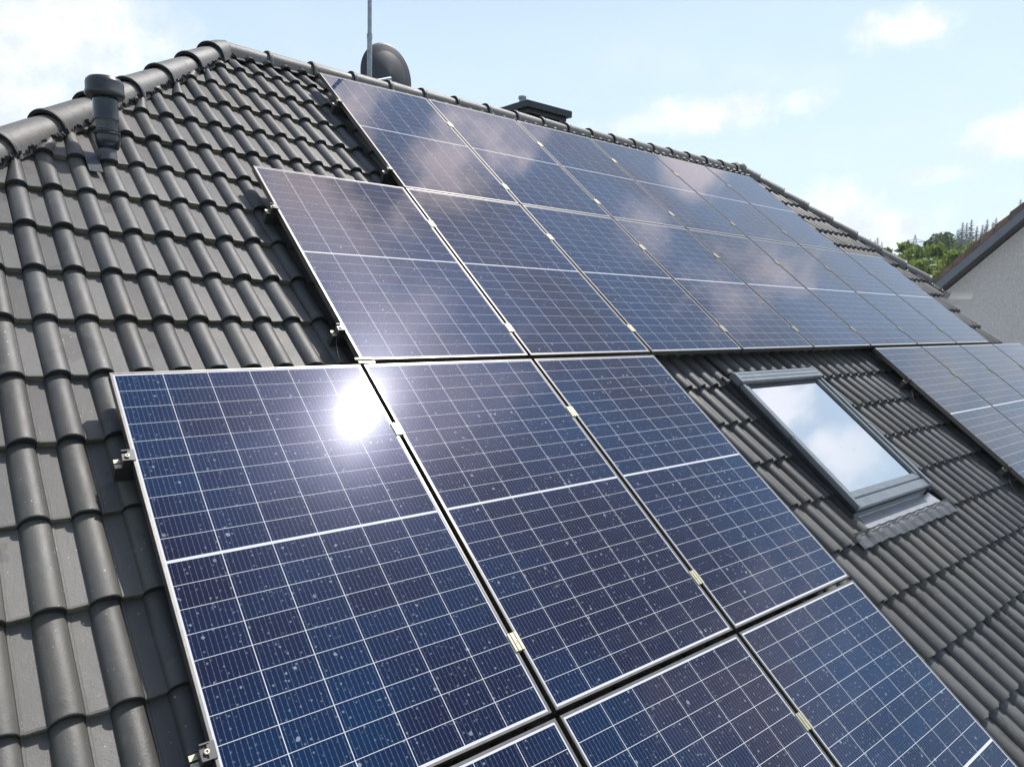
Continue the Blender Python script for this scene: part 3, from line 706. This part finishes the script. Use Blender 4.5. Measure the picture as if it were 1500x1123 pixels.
# the panel's own frame: origin top left corner, x right, y up the slope (negative inside), z out of the glass
def frame_mesh():
    bm = bmesh.new(); LW, D = 0.0085, 0.0015
    outer = [(0, 0), (PANW, 0), (PANW, -PANH), (0, -PANH)]
    def ring(ins, z): return [bm.verts.new((x + (ins if x == 0 else -ins), y + (-ins if y == 0 else ins), z)) for x, y in outer]
    R_ = [ring(.004, -FH), ring(0, -FH), ring(0, -.0012), ring(.0012, 0), ring(LW, 0), ring(LW + .0006, -D), ring(LW + .0006, -D - .004), ring(.004, -D - .004)]
    for a_, b_ in zip(R_, R_[1:] + [R_[0]]):
        for i in range(4): bm.faces.new((a_[i], a_[(i + 1) % 4], b_[(i + 1) % 4], b_[i]))
    bmesh.ops.recalc_face_normals(bm, faces=bm.faces)
    me = bpy.data.meshes.new('frame'); bm.to_mesh(me); bm.free(); me.materials.append(M_frame); return me
FR = frame_mesh()
bm = bmesh.new(); bx(bm, .008, PANW - .008, -PANH + .008, -.008, -.0055, -.0020); BK = bpy.data.meshes.new('backsheet'); bm.to_mesh(BK); bm.free(); BK.materials.append(M_back)
def quad_mesh(name, rects, z):
    me = bpy.data.meshes.new(name); V, F, UVs = [], [], []; c = .004
    for (x, y) in rects:
        b0 = len(V); X1, Y1 = x + CW_, y + CH_
        V += [(x, y, z), (X1, y, z), (X1, Y1, z), (x, Y1, z)]; F.append((b0, b0 + 1, b0 + 2, b0 + 3)); UVs += [(0, 0), (1, 0), (1, 1), (0, 1)]
        V += [(x, y, z - .0003), (X1, y, z - .0003), (X1, Y1, z - .0003), (x, Y1, z - .0003)]
        for i in range(4): F.append((b0 + 4 + i, b0 + 4 + (i + 1) % 4, b0 + (i + 1) % 4, b0 + i)); UVs += [(0.05, 0)] * 4
    me.from_pydata(V, [], F); uvl = me.uv_layers.new(name='UVMap')
    for i, q in enumerate(UVs): uvl.data[i].uv = q
    me.materials.append(M_cell); me.update(); return me
CELL1 = quad_mesh('solar_cell', [(0, 0)], 0.0)
CELLS = quad_mesh('solar_cells', [(x, y) for x in cx for y in cyy], -.0016)
JB = bpy.data.meshes.new('junction_box'); bm = bmesh.new()
for q in (.25, .5, .75): bx(bm, PANW * q - .05, PANW * q + .05, -PANH / 2 - .02, -PANH / 2 + .02, -.022, -.0056)
bm.to_mesh(JB); bm.free(); JB.materials.append(M_black)
LBL = {
 ('A', 1): 'solar panel of the top row nearest the dish, pinkish sheen, first from the left', ('A', 2): 'solar panel in the top row just below the chimney, second from the left',
 ('A', 3): 'third solar panel from the left in the top row below the ridge', ('A', 4): 'fourth solar panel from the left in the top row below the ridge',
 ('A', 5): 'fifth solar panel from the left in the top row, last but one', ('A', 6): 'last solar panel of the top row, beside the right hip',
 ('B', 0): 'solar panel at the left end of the second row with brownish reflection', ('B', 1): 'second solar panel from the left in the second row, full width of sky blue',
 ('B', 2): 'third solar panel from the left in the second row, up left of the skylight', ('B', 3): 'fourth solar panel in the second row, its lower edge over the skylight',
 ('B', 4): 'fifth solar panel in the second row, its lower edge up right of the skylight', ('B', 5): 'sixth solar panel in the second row, third from its right end',
 ('B', 6): 'seventh solar panel in the second row, last but one at its right end', ('B', 7): 'pale solar panel at the right end of the second row, beside the verge tiles',
 ('C', -1): 'large solar panel at the far left of the third row with the glaring sun reflection', ('C', 0): 'middle solar panel of the three in the third row left of the skylight',
 ('C', 1): 'solar panel in the third row standing just left of the skylight', ('C', 5): 'solar panel in the third row, first to the right of the skylight',
 ('C', 6): 'solar panel in the third row, second to the right of the skylight', ('C', 7): 'solar panel in the third row, third to the right of the skylight', ('C', 8): 'rightmost solar panel of the third row, cut by the picture edge near the grey wall',
 ('D', -1): 'solar panel of the bottom row showing only its top corner at the picture bottom', ('D', 0): 'solar panel in the bottom row, middle one of three, cut by the picture edge',
 ('D', 1): 'solar panel at the right end of the bottom row beside bare tiles below the skylight', ('D', 5): 'hidden lower solar panel right of the skylight below the third row', ('D', 6): 'hidden lower solar panel farther right below the third row'}
INDIV = {('C', -1), ('C', 0), ('C', 1), ('D', -1), ('D', 0), ('D', 1), ('B', 0), ('B', 1), ('B', 2), ('B', 3), ('A', 1), ('B', 4), ('A', 2)}
for rc in panel_cols():
    r_, c = rc
    if rc in (('D', 5), ('D', 6)): continue
    e = empty('solar_panel', RW(pan_u0(c), VTOP[r_], 0), ROOFROT)
    tag(e, LBL[rc], 'solar panel', 'solar panels in rows on the roof')
    link('frame', FR, e); link('backsheet', BK, e); link('junction_box', JB, e)
    if rc in INDIV:
        for x in cx:
            for y in cyy:
                o = bpy.data.objects.new('solar_cell', CELL1); COL.objects.link(o); o.parent = e; o.location = (x, y, -.0016)
    else: o = link('solar_cells', CELLS, e); o['kind'] = 'stuff'

# ------------------------------------------------------------------ rails with clamps
def bmesh_of(name, fn, mt, smooth=None):
    bm = bmesh.new(); fn(bm); bmesh.ops.recalc_face_normals(bm, faces=bm.faces); me = bpy.data.meshes.new(name); bm.to_mesh(me); bm.free(); me.materials.append(mt); return me
def clampm(bm):
    bx(bm, -.021, .021, -.035, .035, .0005, .0045); bx(bm, -.0105, -.0075, -.035, .035, .0046, .0075); bx(bm, .0075, .0105, -.035, .035, .0046, .0075); bx(bm, -.009, .009, -.035, .035, -.03, .0004)
def boltm(bm): lathe(bm, (0, 0, .0046), [(.0072, 0), (.0072, .006), (.004, .0062), (.004, .003), (0, .003)], n=12)
def endm(bm):
    bx(bm, -.030, -.002, -.022, .022, -.036, -.002); bx(bm, -.012, .009, -.024, .024, .0006, .004); bx(bm, -.030, -.004, -.024, -.020, -.036, .006); bx(bm, -.030, -.004, .020, .024, -.036, .006)
def profm(bm):   # end of the rail: two bright lips with a slot, and the dark end face
    bx(bm, -.001, .052, -.019, -.003, .036, .040); bx(bm, -.001, .052, .003, .019, .036, .040)
def hookm(bm):
    bx(bm, 0, .03, -.03, .10, -.006, 0); bx(bm, 0, .03, .094, .10, -.045, -.006)
CL = bmesh_of('clamp', clampm, M_alu); BO = bmesh_of('bolt', boltm, M_alu); EN = bmesh_of('end_clamp', endm, M_rail); PR = bmesh_of('rail_lip', profm, M_alu); HK = bmesh_of('roof_hook', hookm, M_rail)
rails = [('A', 1, 6, .49, 'upper', 'top row'), ('A', 1, 6, 1.50, 'lower', 'top row'), ('B', 0, 7, .445, 'upper', 'second row'), ('B', 0, 7, 1.507, 'lower', 'second row'),
         ('C', -1, 1, .420, 'upper', 'panels left of the skylight'), ('C', -1, 1, 1.476, 'lower', 'panels left of the skylight'),
         ('C', 5, 8, .420, 'upper', 'panels right of the skylight'), ('C', 5, 8, 1.476, 'lower', 'panels right of the skylight'), ('D', -1, 1, .404, 'upper', 'bottom row')]
for (r_, c0, c1, off, wh, nm) in rails:
    v = VTOP[r_] - off; ua = pan_u0(c0) - .050; ub = pan_u0(c1) + PANW + .025; L = ub - ua
    e = empty('mounting_rail', RW(ua, v, -FH - .041), ROOFROT); tag(e, f'dark rail under the {wh} half of the {nm}', 'rail', 'mounting rails under the panel rows')
    bm = bmesh.new(); bx(bm, 0, L, -.019, -.003, 0, .036); bx(bm, 0, L, .003, .019, 0, .036); bx(bm, .002, L - .002, -.003, .003, 0, .024); bx(bm, .002, L - .002, -.018, .018, -.034, -.001)
    from_bm('rail_profile', bm, M_rail, e)
    o = link('rail_lip', PR, e)
    o = link('end_clamp', EN, e); o.location = (.050, 0, FH + .041)
    o = link('bolt', BO, e); o.location = (.036, 0, FH + .041 - .006)
    bm = bmesh.new(); bx(bm, L - .004, L + .004, -.040, .040, .015, .052); from_bm('end_cap', bm, M_black, e)
    for c in range(c0, c1):
        x = pan_u0(c) + PANW + GAP / 2 - ua
        o = link('clamp', CL, e); o.location = (x, 0, FH + .041); b_ = link('bolt', BO, e); b_.location = (x, 0, FH + .041 - .0045)
    x = .10
    while x < L: o = link('roof_hook', HK, e); o.location = (x, 0, -.036); x += .9
# joiner between row B and C at the left (two cream strips)
bm = bmesh.new(); rbox(bm, -.035, .052, .030, .042, .001, .006); rbox(bm, -.025, .060, .004, .018, .001, .006)
o = from_bm('row_clamp', bm, M_alu); tag(o, 'pale metal double clamp at the corner between second and third panel rows', 'clamp')
# loose cables
def cable(name, pts, label, r=.003):
    bm = bmesh.new(); P_ = [RW(*p) for p in pts]; Q = []
    for i in range(len(P_) - 1):
        p0, p1, p2, p3 = P_[max(i - 1, 0)], P_[i], P_[i + 1], P_[min(i + 2, len(P_) - 1)]
        for k in range(6):
            t = k / 6; Q.append(0.5 * ((2 * p1) + (-p0 + p2) * t + (2 * p0 - 5 * p1 + 4 * p2 - p3) * t * t + (-p0 + 3 * p1 - 3 * p2 + p3) * t ** 3))
    Q.append(P_[-1]); tube(bm, Q, r, 6); tag(from_bm(name, bm, M_black, smooth=60), label, 'cable')
cable('cable', [(-.03, .06, -.04), (-.06, .10, -.07), (-.05, .20, -.05), (-.02, .26, -.04)], 'thin black cable hanging in the shade left of the second row corner')
cable('cable', [(5.30, -.50, -.05), (5.23, -.56, -.07), (5.20, -.64, -.09), (5.26, -.70, -.10)], 'upper short black cable loop drooping beside the right group of panels', .004)
cable('cable', [(5.30, -1.52, -.05), (5.22, -1.58, -.07), (5.19, -1.68, -.09), (5.26, -1.74, -.10)], 'lower short black cable loop drooping beside the right group of panels', .004)

# ------------------------------------------------------------------ neighbouring house: roughcast gable, brown verge tiles
NX = 20.0
def nbz(y): return 8.51 - (y - 3.07) * (8.51 - 6.60) / (5.05 - 3.07)    # top of the verge tiles at x = NX
YE, YT = 6.4, 2.55
mt, nt, b = new_mat('roughcast_render'); pos = nt.new('ShaderNodeNewGeometry').outputs['Position']
nz = nt.noise(pos, 15, 5, 0.7, 1.5); n2 = nt.noise(pos, 42, 3, .6)
nt.put(b.inputs['Base Color'], nt.mix(nt.lin(nz, .35, .65), (0.72, 0.70, 0.69), (0.90, 0.87, 0.86))); b.inputs['Roughness'].default_value = .95
bp = nt.new('ShaderNodeBump'); bp.inputs['Strength'].default_value = 1.0; bp.inputs['Distance'].default_value = .09
nt.put(bp.inputs['Height'], nt.math('ADD', nz, nt.math('MULTIPLY', n2, .5))); nt.put(b.inputs['Normal'], bp.outputs[0]); M_rough = mt
M_btile = simple('brown_roof_tile', (0.150, 0.090, 0.062), .75, var=.45, scale=5, bump=.3)
M_fascia = simple('painted_barge_board', (0.13, 0.145, 0.17), .5, var=.08, scale=6)
M_verge = [simple('brown_verge_tile', c, .75, var=.35, scale=5, bump=.3) for c in ((0.15, 0.088, 0.062), (0.115, 0.082, 0.062), (0.16, 0.105, 0.070))]
nb = tag(empty('neighbour_house', (NX + 5, YT, 0)), 'neighbouring house with pale roughcast gable wall and brown tiled verge', 'house')
def nbp(o): o.parent = nb; o.matrix_parent_inverse = Matrix.Translation(-nb.location); return o
X2 = NX + 11; WX = NX + .42; DZ = .55
yl = YE - .45
V = [(WX, yl, 0), (WX, yl, nbz(yl) - DZ), (WX, YT, nbz(YT) - DZ), (WX, 2 * YT - yl, nbz(yl) - DZ), (WX, 2 * YT - yl, 0)]; V += [(X2, *p[1:]) for p in V]
nbp(raw('wall', V, [(0, 1, 2, 3, 4)[::-1], (5, 6, 7, 8, 9), (0, 5, 6, 1), (4, 3, 8, 9)], M_rough))
for sg in (1, -1):
    def Y(y): return YT + sg * (y - YT)
    def prism(name, ya, yb, za, zb, xa, xb, mt):
        V = [(xa, Y(ya), nbz(ya) + za), (xa, Y(yb), nbz(yb) + za), (xa, Y(yb), nbz(yb) + zb), (xa, Y(ya), nbz(ya) + zb)]; V += [(xb, *p[1:]) for p in V]
        F = [(0, 1, 2, 3), (7, 6, 5, 4), (0, 4, 5, 1), (1, 5, 6, 2), (2, 6, 7, 3), (3, 7, 4, 0)]
        if sg < 0: F = [f[::-1] for f in F]
        return nbp(raw(name, V, F, mt))
    prism('roof', YT, YE, -.20, -.13, NX + .06, X2 + .4, M_btile)
    prism('barge_board', YT, YE, -.48, -.205, NX + .02, NX + .055, M_fascia)
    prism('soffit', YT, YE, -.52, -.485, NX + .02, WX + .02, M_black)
    y = YE; k = 0
    while y > YT + .2:
        ya = max(y - .30, YT)
        yb = ya + .004; zt = (-.004, -.052); xx = (NX, NX + .18)
        V = [(xx[0], Y(y), nbz(y) - .203), (xx[0], Y(yb), nbz(yb) - .203), (xx[0], Y(yb), nbz(yb) + zt[1]), (xx[0], Y(y), nbz(y) + zt[0])]; V += [(xx[1], *p[1:]) for p in V]
        F = [(0, 1, 2, 3), (7, 6, 5, 4), (0, 4, 5, 1), (1, 5, 6, 2), (2, 6, 7, 3), (3, 7, 4, 0)]
        nbp(raw('verge_tile', V, F if sg > 0 else [f[::-1] for f in F], M_verge[(k * 7 + 3) % 3]))
        y -= .305; k += 1
for sg in (1, -1):
    FV, FF = [], []
    k = 0; y = YE
    while y > YT + .2:
        b0 = len(FV)
        n = 74
        for i in range(n + 1):
            x = NX + .19 + (X2 + .4 - NX - .19) * i / n
            for (yy, dz) in ((y, -.10), (y, -.04), (max(y - .33, YT), -.09)):
                FV.append((x, YT + sg * (yy - YT), nbz(yy) + dz + (.03 if i % 2 else 0)))
        for i in range(n):
            for q in range(2): a_ = b0 + i * 3 + q; FF.append((a_, a_ + 3, a_ + 4, a_ + 1)[::sg])
        y -= .305
    o = nbp(raw('roof_tile_field', FV, FF, M_btile)); o['kind'] = 'stuff'

# ------------------------------------------------------------------ trees
def leaf_mat(name, c0, c1):
    mt, nt, b = new_mat(name); rp = nt.new('ShaderNodeNewGeometry').outputs['Random Per Island']
    nt.put(b.inputs['Base Color'], nt.mix(rp, c0, c1)); b.inputs['Roughness'].default_value = .6
    b.inputs['Transmission Weight'].default_value = 0.0
    tr = nt.new('ShaderNodeBsdfTranslucent'); nt.put(tr.inputs[0], nt.mix(rp, tuple(c * 1.6 for c in c0), tuple(c * 1.6 for c in c1)))
    mx = nt.new('ShaderNodeMixShader'); mx.inputs[0].default_value = .4; out = [n for n in nt.n if n.type == 'OUTPUT_MATERIAL'][0]
    nt.l.new(b.outputs[0], mx.inputs[1]); nt.l.new(tr.outputs[0], mx.inputs[2]); nt.l.new(mx.outputs[0], out.inputs[0]); return mt
M_leaf = leaf_mat('bright_leaves', (0.075, 0.125, 0.022), (0.18, 0.225, 0.045)); M_leaf2 = leaf_mat('dark_leaves', (0.045, 0.085, 0.028), (0.10, 0.140, 0.040))
M_leaf3 = leaf_mat('blue_green_leaves', (0.035, 0.060, 0.035), (0.07, 0.10, 0.05))
M_needle = leaf_mat('conifer_needles', (0.022, 0.045, 0.036), (0.045, 0.075, 0.052)); M_bark = simple('bark', (0.07, 0.055, 0.04), .9, var=.3, scale=4)
def leaves(centers, n, leaf, rg, V, F):
    for (c, r) in centers:
        k = int(n)
        for _ in range(k):
            d = Vector((rg.gauss(0, 1), rg.gauss(0, 1), rg.gauss(0, 1))).normalized() * r * (rg.random() ** .35)
            p = c + Vector((d.x, d.y, d.z * .8)); a = Vector((rg.gauss(0, 1), rg.gauss(0, 1), rg.gauss(0, .7))).normalized(); b_ = a.orthogonal().normalized(); b_ = Matrix.Rotation(rg.uniform(0, 6.28), 3, a) @ b_
            s = leaf * rg.uniform(.6, 1.4); b0 = len(V); c_ = a.cross(b_)
            V += [p - b_ * s, p + c_ * s * .45, p + b_ * s, p - c_ * s * .45]; F.append((b0, b0 + 1, b0 + 2, b0 + 3))
def decid(x, y, z0, H, R, mat, label, seed, leaf=.22, dens=95):
    rg = random.Random(seed); e = empty('broadleaf_tree', (x, y, z0)); tag(e, label, 'tree', 'broadleaf trees beyond the hip')
    bm = bmesh.new(); cyl(bm, (0, 0, -1), (0, 0, H * .45), .03 * H, .018 * H, 8); tips = []
    for i in range(9):
        t = 2 * PI * i / 9 + rg.uniform(-.3, .3); h = H * rg.uniform(.25, .45); tip = Vector((math.cos(t) * R * rg.uniform(.4, .8), math.sin(t) * R * rg.uniform(.4, .8), H * rg.uniform(.5, .92)))
        cyl(bm, (0, 0, h), tip, .012 * H, .004 * H, 6); tips.append(tip)
    from_bm('trunk', bm, M_bark, e)
    cs = [(Vector((0, 0, H * .62)), R * .62), (Vector((0, 0, H * .82)), R * .42)]
    for t in tips: cs.append((t, R * rg.uniform(.26, .42)))
    for _ in range(12):
        t = rg.uniform(0, 6.28); hh = rg.uniform(.35, 1.0); rad = R * math.sqrt(max(.04, 1 - (2 * (hh - .6)) ** 2)) * rg.uniform(.6, 1.0)
        cs.append((Vector((math.cos(t) * rad, math.sin(t) * rad, H * hh)), R * rg.uniform(.13, .27)))
    V, F = [], []
    for c, r in cs: leaves([(c, r)], dens * (r / R) * 3.2, leaf, rg, V, F)
    raw('crown', V, F, mat, e)
def conifer(x, y, z0, H, label, seed):
    rg = random.Random(seed); e = empty('conifer_tree', (x, y, z0)); tag(e, label, 'tree', 'conifers on the far hill')
    bm = bmesh.new(); cyl(bm, (0, 0, -2), (0, 0, H), .012 * H, .002 * H, 6); from_bm('trunk', bm, M_bark, e)
    V, F = [], []; h = .10
    while h < .995:
        rad = H * .19 * (1 - h) ** .8 + .25
        for i in range(13):
            t = rg.uniform(0, 6.28); rl = rad * rg.uniform(.35, 1.1); d = Vector((math.cos(t), math.sin(t), -.3)); s = Vector((-math.sin(t), math.cos(t), 0)); p = Vector((0, 0, h * H))
            w_ = max(.22, rl * .33); b0 = len(V)
            V += [p + Vector((0, 0, .1)), p + d * rl * .6 + s * w_, p + d * rl, p + d * rl * .6 - s * w_ - Vector((0, 0, w_ * .8))]; F.append((b0, b0 + 1, b0 + 2, b0 + 3))
        h += .022
    raw('crown', V, F, M_needle, e)
def at(px, py, dist):
    a_, e_ = pxdir(px, py); a_, e_ = math.radians(a_), math.radians(e_); return CAM.x + dist * math.cos(a_), CAM.y + dist * math.sin(a_), CAM.z + dist * math.tan(e_)
TR = [(1318, 362, 52, 2.3, M_leaf2, 'dark green rounded tree just above the hip, leftmost of the near trees'), (1345, 372, 46, 1.8, M_leaf, 'low bright green tree in front of the pylon'),
      (1368, 352, 48, 2.6, M_leaf, 'tall bright green leafy tree right of the pylon'), (1392, 366, 44, 2.3, M_leaf, 'broad yellow green tree in the middle of the near trees'),
      (1385, 352, 78, 2.8, M_leaf3, 'grey green round tree peeking out behind the bright ones'), (1418, 352, 60, 3.4, M_leaf, 'yellow green tree beside the brown verge of the next house'),
      (1412, 335, 85, 3.6, M_leaf2, 'darker leafy tree rising behind the yellow green one'), (1396, 392, 40, 2.2, M_leaf, 'lowest green bush-like tree where hip and brown verge meet')]
for i, (px, py, D, R_, mt, lb) in enumerate(TR):
    x, y, zt = at(px, py, D); z0 = hill_h(x, y); decid(x, y, z0, max(zt - z0, 3), R_, mt, lb, 40 + i, leaf=.16 + D * .0012, dens=150)
CT = [(1411, 322, 250), (1417, 323, 255), (1424, 318, 262), (1432, 328, 258), (1440, 326, 268), (1447, 318, 272), (1460, 316, 282), (1404, 332, 240), (1455, 322, 262), (1282, 349, 300), (1286, 345, 296), (1292, 352, 305), (1275, 347, 310), (1496, 288, 250)]
CL_ = ['first pointed conifer from the left in the clump on the hill', 'slim conifer second from the left in the clump', 'tallest pointed conifer in the middle of the clump', 'bluish conifer right of the tallest one', 'hazy conifer fourth in the clump close to the verge', 'thin pointed conifer near the brown verge', 'conifer tip touching the brown verge tiles', 'short conifer at the left foot of the clump', 'conifer half hidden by the brown verge', 'left conifer of the pair peeking over the hip ridge', 'taller conifer peeking over the hip ridge', 'low conifer right of the tall one over the hip ridge', 'leftmost dark conifer tip over the hip ridge', 'tree top poking over the brown verge at the right picture edge']
for i, (px, py, D) in enumerate(CT):
    x, y, zt = at(px, py, D); z0 = hill_h(x, y); conifer(x, y, z0 - .5, max(zt - z0, 6), CL_[i], 90 + i)
# woods on the hill, one mass
rg = random.Random(5); V, F = [], []
for _ in range(420):
    a_ = rg.uniform(8, 30); D = rg.uniform(215, 340); x = D * math.cos(math.radians(a_)); y = D * math.sin(math.radians(a_)); z0 = hill_h(x, y)
    if z0 < 4: continue
    H = rg.uniform(5, 8)
    leaves([(Vector((x, y, z0 + H * .5)), H * .42), (Vector((x, y, z0 + H * .8)), H * .22)], 45, .8, rg, V, F)
o = raw('hill_wood', V, F, M_leaf3); tag(o, 'distant green wood covering the hill behind the trees', 'wood', kind='stuff')

# ------------------------------------------------------------------ pylon
x, y, zt = at(1341, 344, 620); bm = bmesh.new(); H = zt
def bar(p, q, r=.22): cyl(bm, p, q, r * 2.3, n=4)
lv = [(0, 4.0), (.35, 2.4), (.6, 1.4), (.8, 1.0), (.93, .8), (1.0, .1)]
for (h0, w0), (h1, w1) in zip(lv, lv[1:]):
    for sx_, sy_ in ((1, 1), (1, -1), (-1, 1), (-1, -1)): bar((sx_ * w0, sy_ * w0, h0 * H), (sx_ * w1, sy_ * w1, h1 * H))
    for s_ in (1, -1):
        bar((s_ * w0, -w0, h0 * H), (s_ * w1, w1, h1 * H), .13); bar((s_ * w0, w0, h0 * H), (s_ * w1, -w1, h1 * H), .13); bar((-w0, s_ * w0, h0 * H), (w1, s_ * w1, h1 * H), .13); bar((w0, s_ * w0, h0 * H), (-w1, s_ * w1, h1 * H), .13)
py_ = from_bm('power_pylon', bm, M_steel); py_.location = (x, y, 0); py_.rotation_euler = (0, 0, math.radians(15)); tag(py_, 'far lattice power pylon standing between the hill trees', 'pylon')
for hh, ww in ((.66, 7.5), (.80, 6.0), (.92, 8.0)):
    bm = bmesh.new(); bar((0, -ww, hh * H), (0, ww, hh * H), .2); bar((0, -ww, hh * H), (0, 0, (hh + .035) * H), .14); bar((0, ww, hh * H), (0, 0, (hh + .035) * H), .14); o = from_bm('crossarm', bm, M_steel, py_)

# ------------------------------------------------------------------ air: thin haze over the whole scene
bm = bmesh.new(); bx(bm, -3700, 3700, -3700, 3700, -2.0, 75.0)
hz = bpy.data.materials.new('air'); hz.use_nodes = True; hz.node_tree.nodes.clear(); h_ = NT(hz.node_tree)
ho = h_.new('ShaderNodeOutputMaterial'); pv = h_.new('ShaderNodeVolumePrincipled'); pv.inputs['Color'].default_value = (.86, .93, 1, 1); pv.inputs['Density'].default_value = 0.0006; pv.inputs['Anisotropy'].default_value = 0.2
h_.l.new(pv.outputs[0], ho.inputs['Volume'])
tag(from_bm('haze', bm, hz), kind='stuff')
